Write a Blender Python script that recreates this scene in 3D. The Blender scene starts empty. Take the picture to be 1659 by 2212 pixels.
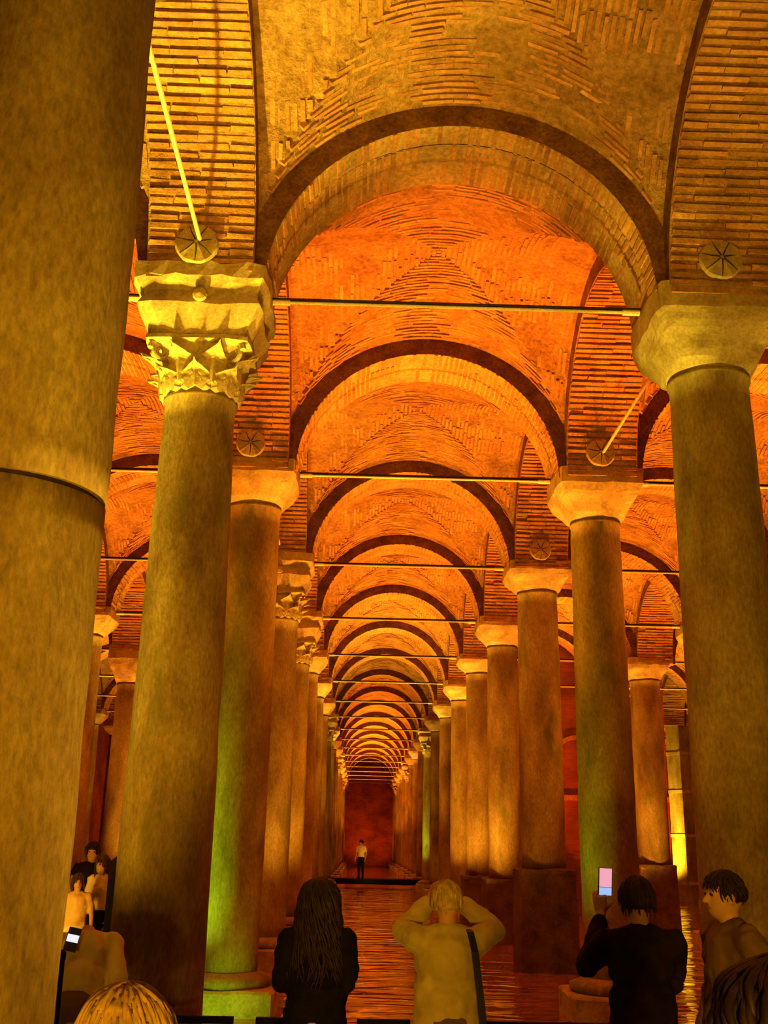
import bpy, bmesh, math, random
from math import pi, sin, cos, sqrt, atan2, radians
from mathutils import Vector, Matrix, Quaternion, noise

random.seed(7)
scene = bpy.context.scene
COL = scene.collection

# ------------------------------------------------------------------ camera
F_PX, PITCH, YAW, ROLL = 2270.0, 0.3048, 0.0167, 0.0208
cam_data = bpy.data.cameras.new('camera')
cam = bpy.data.objects.new('camera', cam_data)
COL.objects.link(cam)
fwd = Vector((sin(YAW) * cos(PITCH), cos(YAW) * cos(PITCH), sin(PITCH)))
rgt = Vector((cos(YAW), -sin(YAW), 0))
up = rgt.cross(fwd)
r2 = rgt * cos(ROLL) + up * sin(ROLL)
u2 = -rgt * sin(ROLL) + up * cos(ROLL)
cam.matrix_world = Matrix(((r2.x, u2.x, -fwd.x, 0), (r2.y, u2.y, -fwd.y, 0), (r2.z, u2.z, -fwd.z, 0), (0, 0, 0, 1)))
cam_data.sensor_fit = 'VERTICAL'
cam_data.sensor_height = 24.0
cam_data.lens = 24.0 * F_PX / 2212.0
cam_data.clip_start = 0.05
cam_data.clip_end = 300
scene.camera = cam

# ------------------------------------------------------------------ world, exposure
world = bpy.data.worlds.new('world')
scene.world = world
world.use_nodes = True
world.node_tree.nodes['Background'].inputs[0].default_value = (1.0, 0.48, 0.04, 1)
world.node_tree.nodes['Background'].inputs[1].default_value = 0.012
vs = scene.view_settings
vs.view_transform = 'Standard'
vs.look = 'None'
vs.exposure = 0.0
vs.gamma = 1.0
vs.use_curve_mapping = False

# lamps of the cistern: floor uplights beside the columns (colour, watts)
AMBER = (1.0, 0.52, 0.035)
ORANGE = (1.0, 0.27, 0.012)
DEEP = (1.0, 0.21, 0.008)
YELLOW = (1.0, 0.74, 0.04)
GREEN = (0.50, 1.0, 0.02)
WARM = (1.0, 0.40, 0.02)

# ------------------------------------------------------------------ grid of the cistern
XL, BX = -1.6175, 4.9
Y1, BY = 9.297, 5.124
def GX(n): return XL + BX * n
def GY(k): return Y1 + BY * (k - 1)
ZC, RISE = 4.95, 1.86             # springing level above the eye, rise of the arches
HSX, HSY = BX / 2 - 0.59, BY / 2 - 0.59
HD = 0.5                           # half depth of an arch
RV = 2.1
VA, VB = BX / 2 - HD, BY / 2 - HD
WATER, DECK = -2.04, -1.95

BAYS = []
for n, ks in {0: range(-2, 18), -1: range(-2, 15), -2: range(3, 13), 1: range(-2, 6), 2: range(1, 10), 3: range(4, 11)}.items():
    for k in ks:
        BAYS.append((n, k))
BAYSET = set(BAYS)
COLS = sorted({(n + a, k + b) for n, k in BAYS for a in (0, 1) for b in (0, 1)})
PIER = (3, 8)

# ------------------------------------------------------------------ materials
def newmat(name):
    m = bpy.data.materials.new(name)
    m.use_nodes = True
    nt = m.node_tree
    return m, nt, nt.nodes['Principled BSDF']

def node(nt, typ, **kw):
    nd = nt.nodes.new(typ)
    for k, v in kw.items():
        if k.startswith('i_'):
            key = k[2:]
            nd.inputs[int(key) if key.isdigit() else key.replace('_', ' ')].default_value = v
        else:
            setattr(nd, k, v)
    return nd

def ramp(nt, fac, stops):
    r = nt.nodes.new('ShaderNodeValToRGB')
    e = r.color_ramp.elements
    while len(e) < len(stops):
        e.new(0.5)
    for i, (p, c) in enumerate(stops):
        e[i].position = p
        e[i].color = (*c, 1)
    nt.links.new(fac, r.inputs[0])
    return r.outputs[0]

def mixc(nt, fac, a, b, mode='MIX'):
    m = nt.nodes.new('ShaderNodeMix')
    m.data_type = 'RGBA'
    m.blend_type = mode
    for s, v in ((m.inputs[0], fac), (m.inputs[6], a), (m.inputs[7], b)):
        if isinstance(v, (int, float)):
            s.default_value = v
        elif isinstance(v, tuple):
            s.default_value = (*v, 1)
        else:
            nt.links.new(v, s)
    return m.outputs[2]

def rough_mat(name, stops, scale=3.0, rough=0.8, bump=0.3, bscale=40.0, stretch=(1, 1, 1), rand=0.0, stain=None, fine=0.35, spec=0.3, disp=0.01):
    """mottled mineral surface: large noise picks the colour, fine noise grains it, bump gives relief"""
    m, nt, b = newmat(name)
    tc = node(nt, 'ShaderNodeTexCoord')
    geo = node(nt, 'ShaderNodeNewGeometry')
    mp = node(nt, 'ShaderNodeMapping')
    mp.inputs['Scale'].default_value = stretch
    nt.links.new(geo.outputs['Position'], mp.inputs[0])
    n1 = node(nt, 'ShaderNodeTexNoise', i_Scale=scale, i_Detail=6.0, i_Roughness=0.62)
    nt.links.new(mp.outputs[0], n1.inputs['Vector'])
    col = ramp(nt, n1.outputs[0], stops)
    n2 = node(nt, 'ShaderNodeTexNoise', i_Scale=bscale, i_Detail=5.0, i_Roughness=0.7)
    nt.links.new(mp.outputs[0], n2.inputs['Vector'])
    g = ramp(nt, n2.outputs[0], [(0.3, (1 - fine,) * 3), (0.7, (1 + fine * 0.6,) * 3)])
    col = mixc(nt, 1.0, col, g, 'MULTIPLY')
    if stain:
        n3 = node(nt, 'ShaderNodeTexNoise', i_Scale=stain[1], i_Detail=4.0, i_Roughness=0.6)
        nt.links.new(mp.outputs[0], n3.inputs['Vector'])
        f = ramp(nt, n3.outputs[0], [(stain[2], (0, 0, 0)), (stain[2] + 0.14, (1, 1, 1))])
        col = mixc(nt, f, col, stain[0])
    if rand:
        oi = node(nt, 'ShaderNodeObjectInfo')
        rr = ramp(nt, oi.outputs['Random'], [(0.0, (1 - rand, 1 - rand, 1 - rand)), (1.0, (1 + rand * 0.6, 1 + rand * 0.5, 1 + rand * 0.4))])
        col = mixc(nt, 1.0, col, rr, 'MULTIPLY')
    nt.links.new(col, b.inputs['Base Color'])
    b.inputs['Roughness'].default_value = rough
    b.inputs['Specular IOR Level'].default_value = spec
    bp = node(nt, 'ShaderNodeBump', i_Strength=bump, i_Distance=disp)
    nt.links.new(n2.outputs[0], bp.inputs['Height'])
    nt.links.new(bp.outputs[0], b.inputs['Normal'])
    return m

M = {}
M['brick'] = rough_mat('brick', [(0.25, (0.26, 0.11, 0.045)), (0.5, (0.52, 0.27, 0.12)), (0.75, (0.66, 0.40, 0.20))], 2.2, 0.85, 0.7, 26, rand=0.22, disp=0.03, spec=0.15)
M['mortar'] = rough_mat('mortar', [(0.25, (0.22, 0.12, 0.055)), (0.55, (0.42, 0.25, 0.12)), (0.8, (0.56, 0.36, 0.19))], 2.5, 0.9, 1.0, 16, disp=0.05, fine=0.5, spec=0.1)
M['plaster'] = rough_mat('plaster', [(0.25, (0.24, 0.15, 0.08)), (0.5, (0.48, 0.32, 0.17)), (0.8, (0.62, 0.44, 0.26))], 1.8, 0.9, 0.8, 18, disp=0.03, fine=0.45, spec=0.1)
M['stone'] = rough_mat('stone', [(0.30, (0.15, 0.09, 0.045)), (0.5, (0.34, 0.25, 0.125)), (0.70, (0.52, 0.43, 0.24))], 1.5, 0.75, 0.5, 38, stretch=(1, 1, 0.4), stain=((0.15, 0.14, 0.04), 2.1, 0.58), fine=0.42)
M['pale_stone'] = rough_mat('pale_stone', [(0.28, (0.26, 0.19, 0.10)), (0.5, (0.50, 0.40, 0.24)), (0.78, (0.66, 0.56, 0.36))], 3.0, 0.7, 0.5, 30, fine=0.35)
M['dark_stone'] = rough_mat('dark_stone', [(0.28, (0.06, 0.035, 0.02)), (0.5, (0.13, 0.08, 0.045)), (0.78, (0.2, 0.13, 0.07))], 3.0, 0.7, 0.5, 30, fine=0.4)
M['seam'] = rough_mat('seam', [(0.3, (0.02, 0.014, 0.008)), (0.7, (0.05, 0.03, 0.015))], 5, 0.95, 0.3, 30)
M['shaded_ring_brick'] = rough_mat('shaded_ring_brick', [(0.28, (0.12, 0.055, 0.025)), (0.5, (0.22, 0.105, 0.047)), (0.78, (0.34, 0.18, 0.085))], 4.0, 0.9, 0.8, 26, disp=0.03, fine=0.5, spec=0.1)
M['lead'] = rough_mat('lead', [(0.3, (0.32, 0.24, 0.12)), (0.7, (0.55, 0.44, 0.24))], 8, 0.6, 0.4, 40)
M['iron'] = rough_mat('iron', [(0.3, (0.02, 0.013, 0.008)), (0.7, (0.05, 0.03, 0.02))], 10, 0.6, 0.2, 60)
M['pale_metal'] = rough_mat('pale_metal', [(0.3, (0.70, 0.62, 0.45)), (0.7, (0.92, 0.85, 0.65))], 6, 0.45, 0.1, 60)
M['redwall'] = None

def brickwall_mat(name, c1, c2, mort, scale):
    m, nt, b = newmat(name)
    geo = node(nt, 'ShaderNodeNewGeometry')
    sep = node(nt, 'ShaderNodeSeparateXYZ')
    nt.links.new(geo.outputs['Position'], sep.inputs[0])
    add = node(nt, 'ShaderNodeMath', operation='ADD')
    nt.links.new(sep.outputs[0], add.inputs[0]); nt.links.new(sep.outputs[1], add.inputs[1])
    cmb = node(nt, 'ShaderNodeCombineXYZ')
    nt.links.new(add.outputs[0], cmb.inputs[0]); nt.links.new(sep.outputs[2], cmb.inputs[1])
    br = node(nt, 'ShaderNodeTexBrick', i_Scale=scale, i_Mortar_Size=0.012)
    br.inputs['Color1'].default_value = (*c1, 1); br.inputs['Color2'].default_value = (*c2, 1); br.inputs['Mortar'].default_value = (*mort, 1)
    br.inputs['Row Height'].default_value = 0.16
    nt.links.new(cmb.outputs[0], br.inputs['Vector'])
    n = node(nt, 'ShaderNodeTexNoise', i_Scale=0.9, i_Detail=6.0)
    nt.links.new(geo.outputs['Position'], n.inputs['Vector'])
    g = ramp(nt, n.outputs[0], [(0.3, (0.35, 0.35, 0.35)), (0.7, (1.2, 1.2, 1.2))])
    nt.links.new(mixc(nt, 1.0, br.outputs[0], g, 'MULTIPLY'), b.inputs['Base Color'])
    b.inputs['Roughness'].default_value = 0.85
    bp = node(nt, 'ShaderNodeBump', i_Strength=0.5, i_Distance=0.02)
    nt.links.new(br.outputs['Fac'], bp.inputs['Height']); bp.invert = True
    nt.links.new(bp.outputs[0], b.inputs['Normal'])
    return m
M['redwall'] = brickwall_mat('redwall', (0.36, 0.10, 0.045), (0.26, 0.07, 0.03), (0.30, 0.14, 0.07), 1.6)

def plain_mat(name, color, rough=0.7, metal=0.0, noise_scale=None, bump=0.0, amt=0.25, spec=0.3, sheen=0.0):
    m, nt, b = newmat(name)
    b.inputs['Base Color'].default_value = (*color, 1)
    b.inputs['Roughness'].default_value = rough
    b.inputs['Metallic'].default_value = metal
    b.inputs['Specular IOR Level'].default_value = spec
    b.inputs['Sheen Weight'].default_value = sheen
    if noise_scale:
        tc = node(nt, 'ShaderNodeTexCoord')
        n = node(nt, 'ShaderNodeTexNoise', i_Scale=noise_scale, i_Detail=5.0)
        nt.links.new(tc.outputs['Object'], n.inputs['Vector'])
        c = ramp(nt, n.outputs[0], [(0.3, tuple(x * (1 - amt) for x in color)), (0.7, tuple(x * (1 + amt) for x in color))])
        nt.links.new(c, b.inputs['Base Color'])
        if bump:
            bp = node(nt, 'ShaderNodeBump', i_Strength=bump, i_Distance=0.02)
            nt.links.new(n.outputs[0], bp.inputs['Height'])
            nt.links.new(bp.outputs[0], b.inputs['Normal'])
    return m

def screen_mat(name, color, strength):
    m, nt, b = newmat(name)
    b.inputs['Base Color'].default_value = (0.02, 0.02, 0.02, 1)
    b.inputs['Emission Color'].default_value = (*color, 1)
    b.inputs['Emission Strength'].default_value = strength
    return m

def water_mat():
    m, nt, b = newmat('water')
    b.inputs['Base Color'].default_value = (0.34, 0.11, 0.012, 1)     # orange glow of the reflected vaults put into the base colour
    b.inputs['Roughness'].default_value = 0.04
    b.inputs['IOR'].default_value = 2.0
    b.inputs['Specular IOR Level'].default_value = 0.9
    geo = node(nt, 'ShaderNodeNewGeometry')
    mp = node(nt, 'ShaderNodeMapping')
    mp.inputs['Scale'].default_value = (0.45, 1.5, 1)
    nt.links.new(geo.outputs['Position'], mp.inputs[0])
    n = node(nt, 'ShaderNodeTexNoise', i_Scale=1.3, i_Detail=2.5, i_Roughness=0.5, i_Distortion=0.8)
    nt.links.new(mp.outputs[0], n.inputs['Vector'])
    bp = node(nt, 'ShaderNodeBump', i_Strength=0.8, i_Distance=0.09)
    nt.links.new(n.outputs[0], bp.inputs['Height'])
    nt.links.new(bp.outputs[0], b.inputs['Normal'])
    return m
M['water'] = water_mat()
M['deck'] = rough_mat('deck', [(0.3, (0.10, 0.08, 0.05)), (0.7, (0.2, 0.16, 0.10))], 3, 0.6, 0.2, 50)
M['black_metal'] = plain_mat('black_metal', (0.008, 0.007, 0.006), 0.7, spec=0.1)
M['skin'] = plain_mat('skin', (0.55, 0.30, 0.18), 0.55, noise_scale=9, amt=0.12)
M['black_cloth'] = plain_mat('black_cloth', (0.010, 0.007, 0.009), 0.95, noise_scale=9, bump=0.5, amt=0.4, spec=0.1)
M['navy_cloth'] = plain_mat('navy_cloth', (0.022, 0.012, 0.014), 0.95, noise_scale=9, bump=0.5, amt=0.4, spec=0.1)
M['cream_knit'] = plain_mat('cream_knit', (0.44, 0.35, 0.17), 0.95, noise_scale=7, bump=0.9, amt=0.22, spec=0.1, sheen=0.3)
M['pale_shirt'] = plain_mat('pale_shirt', (0.55, 0.46, 0.30), 0.9, noise_scale=6, bump=0.6, amt=0.15, spec=0.1)
M['white_cloth'] = plain_mat('white_cloth', (0.85, 0.72, 0.50), 0.9, noise_scale=6, bump=0.5, amt=0.1)
M['orange_cloth'] = plain_mat('orange_cloth', (0.75, 0.48, 0.22), 0.9, noise_scale=6, bump=0.5, amt=0.2)
M['olive_cloth'] = plain_mat('olive_cloth', (0.16, 0.09, 0.03), 0.95, noise_scale=6, bump=0.7, amt=0.35)
M['brown_cloth'] = plain_mat('brown_cloth', (0.10, 0.06, 0.03), 0.95, noise_scale=6, bump=0.7, amt=0.35)
M['rust_cloth'] = plain_mat('rust_cloth', (0.45, 0.12, 0.06), 0.9, noise_scale=20, bump=0.7, amt=0.3)
M['dark_hair'] = plain_mat('dark_hair', (0.020, 0.009, 0.005), 0.6, noise_scale=30, amt=0.5, spec=0.3)
M['brown_hair'] = plain_mat('brown_hair', (0.055, 0.028, 0.012), 0.6, noise_scale=30, amt=0.5)
M['blond_hair'] = plain_mat('blond_hair', (0.50, 0.32, 0.12), 0.6, noise_scale=30, amt=0.4)
M['grey_hair'] = plain_mat('grey_hair', (0.42, 0.30, 0.14), 0.75, noise_scale=30, amt=0.35)
M['leather'] = plain_mat('leather', (0.012, 0.008, 0.006), 0.5)
M['phone_case'] = plain_mat('phone_case', (0.03, 0.03, 0.035), 0.4)
M['eye'] = plain_mat('eye', (0.03, 0.02, 0.015), 0.2)
M['lip'] = plain_mat('lip', (0.40, 0.14, 0.09), 0.5)
M['pink_screen'] = screen_mat('pink_screen', (1.0, 0.42, 0.55), 0.9)
M['blue_screen'] = screen_mat('blue_screen', (0.35, 0.55, 1.0), 1.0)
M['white_screen'] = screen_mat('white_screen', (0.8, 0.8, 1.0), 1.1)
M['lamp_lens'] = screen_mat('lamp_lens', (1.0, 0.6, 0.1), 4.0)
M['green_lens'] = screen_mat('green_lens', (0.35, 1.0, 0.05), 4.0)

# ------------------------------------------------------------------ helpers
def setprops(o, label=None, cat=None, group=None, kind=None):
    if label: o['label'] = label
    if cat: o['category'] = cat
    if group: o['group'] = group
    if kind: o['kind'] = kind
    return o

def link(name, me, parent=None, loc=None, rotz=0.0):
    o = bpy.data.objects.new(name, me)
    COL.objects.link(o)
    if parent: o.parent = parent
    if loc is not None: o.location = loc
    if rotz: o.rotation_euler = (0, 0, rotz)
    return o

def empty(name, loc, rotz=0.0):
    return link(name, None, None, loc, rotz)

def mesh_from(name, verts, faces, mat=None, smooth=False):
    me = bpy.data.meshes.new(name)
    me.from_pydata([tuple(v) for v in verts], [], faces)
    me.update()
    if mat: me.materials.append(M[mat] if isinstance(mat, str) else mat)
    if smooth: me.polygons.foreach_set('use_smooth', [True] * len(me.polygons))
    return me

def fix_normals(me):
    bm = bmesh.new(); bm.from_mesh(me)
    bmesh.ops.recalc_face_normals(bm, faces=bm.faces)
    bm.to_mesh(me); bm.free()
    return me

BOXF = [(0, 1, 3, 2), (4, 6, 7, 5), (0, 4, 5, 1), (2, 3, 7, 6), (0, 2, 6, 4), (1, 5, 7, 3)]
def boxv(cx, cy, cz, hx, hy, hz):
    return [(cx + i * hx, cy + j * hy, cz + k * hz) for i in (-1, 1) for j in (-1, 1) for k in (-1, 1)]

class MB:
    def __init__(self): self.v, self.f = [], []
    def add(self, vs, fs):
        o = len(self.v); self.v += [tuple(x) for x in vs]; self.f += [tuple(i + o for i in f) for f in fs]
        return self
    def box(self, x0, x1, y0, y1, z0, z1):
        return self.add(boxv((x0 + x1) / 2, (y0 + y1) / 2, (z0 + z1) / 2, (x1 - x0) / 2, (y1 - y0) / 2, (z1 - z0) / 2), BOXF)
    def loft(self, rings, cap0=True, cap1=True):
        n = len(rings[0]); vs = [p for r in rings for p in r]; fs = []
        for i in range(len(rings) - 1):
            for j in range(n):
                j2 = (j + 1) % n
                fs.append((i * n + j, i * n + j2, (i + 1) * n + j2, (i + 1) * n + j))
        if cap0: fs.append(tuple(range(n - 1, -1, -1)))
        if cap1: fs.append(tuple((len(rings) - 1) * n + j for j in range(n)))
        return self.add(vs, fs)
    def tube(self, pts, rads, seg=8):
        rings = []
        pts = [Vector(p) for p in pts]
        ref = None
        for i, p in enumerate(pts):
            t = (pts[min(i + 1, len(pts) - 1)] - pts[max(i - 1, 0)])
            t = t.normalized() if t.length > 1e-9 else Vector((0, 0, 1))
            if ref is None:
                ref = Vector((0, 0, 1)) if abs(t.z) < 0.9 else Vector((1, 0, 0))
            a = t.cross(ref)
            a = a.normalized() if a.length > 1e-6 else t.orthogonal().normalized()
            b = t.cross(a); ref = -b if False else ref
            r = rads[i] if isinstance(rads, (list, tuple)) else rads
            rings.append([p + a * r * cos(2 * pi * j / seg) + b * r * sin(2 * pi * j / seg) for j in range(seg)])
        return self.loft(rings)
    def lathe(self, prof, seg=32, cap0=True, cap1=True):
        return self.loft([[(r * cos(2 * pi * j / seg), r * sin(2 * pi * j / seg), z) for j in range(seg)] for r, z in prof], cap0, cap1)
    def mesh(self, name, mat, smooth=False, fix=True):
        me = mesh_from(name, self.v, self.f, mat, smooth)
        return fix_normals(me) if fix else me
    def build(self, name, mat, parent=None, loc=None, smooth=False, rotz=0.0):
        return link(name, self.mesh(name, mat, smooth), parent, loc, rotz)

def jitter(me, amp, freq, seed=0.0):
    for v in me.vertices:
        p = v.co * freq + Vector((seed, seed * 1.7, -seed))
        v.co += Vector((noise.noise(p), noise.noise(p + Vector((31, 0, 0))), noise.noise(p + Vector((0, 47, 0))))) * amp
    me.update()
    return me

ORD = ['', 'first', 'second', 'third', 'fourth', 'fifth', 'sixth', 'seventh', 'eighth', 'ninth', 'tenth', 'eleventh', 'twelfth', 'thirteenth',
       'fourteenth', 'fifteenth', 'sixteenth', 'seventeenth', 'eighteenth', 'nineteenth', 'twentieth']
def where(k):          # place counted along the nave, the nearest column that shows being the first
    return ORD[k + 1] if k >= 0 else {-1: 'hindmost but one', -2: 'hindmost'}[k]
ROW = {-2: 'outermost row beyond the left aisle', -1: 'row beyond the left aisle', 0: 'row left of the water channel', 1: 'row right of the water channel',
       2: 'row beyond the right aisle', 3: 'second row beyond the right aisle', 4: 'third row beyond the right aisle'}
AISLE = {-2: 'outer left aisle', -1: 'left aisle', 0: 'central channel', 1: 'right aisle', 2: 'second right aisle', 3: 'third right aisle'}

# ------------------------------------------------------------------ bricks: layouts
def arch_courses(a, b, hd, nacross, gap_first=False, pitch=0.078):
    """bricks on the soffit of an arch in the xz plane, depth along y: list of (centre, along, tangent, normal, size)"""
    out = []
    hd = hd - 0.006
    L = pi * (3 * (a + b) - sqrt((3 * a + b) * (a + 3 * b))) / 2
    n = int(L / pitch)
    for i in range(n):
        t = pi * (i + 0.5) / n
        p = Vector((a * cos(t), 0, b * sin(t)))
        nrm = Vector((-b * cos(t), 0, -a * sin(t))).normalized()     # towards the opening
        tan = Vector((-a * sin(t), 0, b * cos(t))).normalized()
        if gap_first:
            cuts = [-hd, -hd + 0.265, -hd + 0.325, 0.12, hd]
            spans = [(cuts[0], cuts[1]), (cuts[2], cuts[3] + random.uniform(-0.08, 0.08)), None]
            spans[2] = (spans[1][1] + 0.015, hd)
        else:
            e = [-hd] + [(-hd + 2 * hd * (j + (0.5 if i % 2 else 0)) / nacross) + random.uniform(-0.05, 0.05) for j in range(1 if not i % 2 else 0, nacross)] + [hd]
            spans = [(e[j] + 0.008, e[j + 1] - 0.008) for j in range(len(e) - 1)]
        for j, (s0, s1) in enumerate(spans):
            th = 0.046 + random.uniform(-0.006, 0.008)
            proud = (random.uniform(0.008, 0.04) if not gap_first else random.uniform(0.003, 0.02)) - (0.0 if not gap_first else 0.016 * max(0, noise.noise(p * 1.1 + Vector((0, s0 * 2, 5))) + 0.25) / 0.5)
            if gap_first and j: proud -= 0.02
            if gap_first and j and proud < -0.019: continue
            c = p + Vector((0, (s0 + s1) / 2, 0)) + nrm * (proud - 0.04)
            out.append((c, Vector((0, 1, 0)), tan, nrm, (abs(s1 - s0) / 2, th / 2, 0.04)))
    return out

def vault_z(x, y):
    yy = y * VA / VB
    zx = sqrt(max(RV * RV - x * x, 0.01)); zy = sqrt(max(RV * RV - yy * yy, 0.01))
    return max(zx, zy) + 0.20 * (1 - (x / VA) ** 2) * (1 - (y / VB) ** 2)

def vault_courses(pitch=0.070):
    out = []
    for web in range(4):
        half, cross = (VB, VA) if web < 2 else (VA, VB)
        s = 1 if web % 2 == 0 else -1
        nrow = int(half / pitch)
        for j in range(nrow):
            v = half - 0.07 - j * pitch
            lim = cross * v / half
            step = 0.29
            q = -lim + random.uniform(-0.2, 0.0)
            while q < lim:
                q1 = q + step * random.uniform(0.8, 1.15)
                a0, a1 = max(q, -lim), min(q1, lim)
                q = q1 + 0.012
                if a1 - a0 < 0.06: continue
                m = (a0 + a1) / 2
                f = (lambda t: (t, s * v)) if web < 2 else (lambda t: (s * v, t))
                P = [Vector((*f(t), vault_z(*f(t)))) for t in (a0, m, a1)]
                along = (P[2] - P[0]).normalized()
                e = 0.02
                g = f(m)
                px = Vector((2 * e, 0, vault_z(g[0] + e, g[1]) - vault_z(g[0] - e, g[1])))
                py = Vector((0, 2 * e, vault_z(g[0], g[1] + e) - vault_z(g[0], g[1] - e)))
                nrm = -px.cross(py).normalized()
                along = (along - nrm * along.dot(nrm)).normalized()
                across = nrm.cross(along)
                proud = random.uniform(0.0, 0.022) - 0.045 * (noise.noise(P[1] * 1.2 + Vector((3, 9, 1))) + (-0.14 if web < 2 else 0.10))
                if proud < 0.002: continue
                proud = min(proud, 0.028)
                out.append((P[1] + nrm * (proud - 0.035), along, across, nrm, ((a1 - a0) / 2 * 1.0, 0.020 + random.uniform(-0.003, 0.004), 0.035)))
    return out

BRICKS = []
for i in range(6):
    vs = [(x + random.uniform(-0.05, 0.05), y + random.uniform(-0.18, 0.18), z + random.uniform(-0.12, 0.12)) for x, y, z in boxv(0, 0, 0, 1, 1, 1)]
    BRICKS.append(mesh_from('brick', vs, BOXF, 'brick'))

def brick_matrix(b):
    c, al, ta, nr, s = b
    return Matrix(((al.x * s[0], ta.x * s[1], nr.x * s[2], c.x), (al.y * s[0], ta.y * s[1], nr.y * s[2], c.y), (al.z * s[0], ta.z * s[1], nr.z * s[2], c.z), (0, 0, 0, 1)))

def bricks_joined(name, courses):
    mb = MB()
    for b in courses:
        m = brick_matrix(b)
        src = random.choice(BRICKS)
        mb.add([m @ v.co for v in src.vertices], BOXF)
    return mb.mesh(name, 'brick', fix=False)

def lay_bricks(parent, courses):
    for b in courses:
        o = link('brick', random.choice(BRICKS), parent)
        o.matrix_local = brick_matrix(b)

# ------------------------------------------------------------------ arches
def ring_mesh(name, a, b, th, hd, mat, n=40, step=0.0):
    mb = MB()
    rings = []
    for i in range(n + 1):
        t = pi * i / n
        ci, si = cos(t), sin(t)
        if step:
            sec = [(0, -hd), (th, -hd), (th, hd), (step, hd), (step, -hd + 0.32), (step + 0.05, -hd + 0.315), (step + 0.05, -hd + 0.285), (0, -hd + 0.28)]
            rings.append([((a + q) * ci, y, (b + q) * si) for q, y in sec])
            continue
        rings.append([(a * ci, -hd, b * si), ((a + th) * ci, -hd, (b + th) * si), ((a + th) * ci, hd, (b + th) * si), (a * ci, hd, b * si)])
    mb.loft(rings)
    me = mb.mesh(name, mat)
    me.materials.append(M['shaded_ring_brick'])                    # unlit arch faces: their shade is put into a darker brick colour
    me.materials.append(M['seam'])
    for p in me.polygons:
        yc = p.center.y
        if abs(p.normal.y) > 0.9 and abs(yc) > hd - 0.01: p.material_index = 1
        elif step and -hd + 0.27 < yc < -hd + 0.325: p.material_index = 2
    return me

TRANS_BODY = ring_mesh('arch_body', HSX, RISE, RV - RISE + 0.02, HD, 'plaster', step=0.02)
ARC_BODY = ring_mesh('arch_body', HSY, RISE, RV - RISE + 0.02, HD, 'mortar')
C_TRANS = arch_courses(HSX, RISE, HD, 3, True)
C_ARC = arch_courses(HSY, RISE, HD, 2, pitch=0.082)
TRANS_STUFF = bricks_joined('bricks', C_TRANS)
ARC_STUFF = bricks_joined('bricks', C_ARC)
def vault_shell():
    n = 32
    vs, fs = [], []
    for j in range(n + 1):
        for i in range(n + 1):
            x = -VA + 2 * VA * i / n; y = -VB + 2 * VB * j / n
            vs.append((x, y, vault_z(x, y)))
    for j in range(n):
        for i in range(n):
            a = j * (n + 1) + i
            fs.append((a, a + n + 1, a + n + 2, a + 1))
    m = len(vs)
    vs += [(x, y, z + 0.12) for x, y, z in vs]
    fs += [tuple(m + q for q in reversed(f)) for f in fs]
    return mesh_from('vault_shell', vs, fs, 'mortar')
VAULT_SHELL = vault_shell()
C_VAULT = vault_courses()
VAULT_STUFF = bricks_joined('bricks', C_VAULT)

def put(name, me, loc, label, cat, kind='structure', group=None, rotz=0.0):
    return setprops(link(name, me, None, loc, rotz), label, cat, group, kind)

def by_view(courses, root_loc, rotz, limit):
    """the bricks that show largest first"""
    inv = cam.matrix_world.inverted()
    R = Matrix.Translation(root_loc) @ Matrix.Rotation(rotz, 4, 'Z')
    sc = []
    for b in courses:
        p = inv @ (R @ b[0])
        q = inv.to_3x3() @ (R.to_3x3() @ b[3])
        if p.z > -0.5: sc.append((0, b)); continue
        u, v = p.x / -p.z * F_PX, p.y / -p.z * F_PX
        inside = abs(u) < 900 and abs(v) < 1180
        face = max(0, -(p.normalized()).dot(q))
        sc.append(((face / p.length_squared) if inside else 0, b))
    sc.sort(key=lambda s: -s[0])
    return [b for s, b in sc[:limit] if s > 0], [b for i, (s, b) in enumerate(sc) if i >= limit or s <= 0]

BRICK_BUDGET_ARC = {(0, 0), (1, 0), (0, 1), (1, 1)}
for n, k in BAYS:
    cx, cy = (GX(n) + GX(n + 1)) / 2, (GY(k) + GY(k + 1)) / 2
    lab = f'brick groin vault over the {AISLE[n]}, {where(k)} bay'
    v = put('ceiling_vault', VAULT_SHELL, (cx, cy, ZC), lab, 'vault', group='groin vaults of the cistern')
    if n == 0 and k in (0, 1):
        near, rest = by_view(C_VAULT, Vector((cx, cy, ZC)), 0, 300)
        lay_bricks(v, near)
        setprops(link('bricks', bricks_joined('bricks', rest), v), kind='stuff')
    elif k <= 8:
        setprops(link('bricks', VAULT_STUFF, v), kind='stuff')

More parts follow.
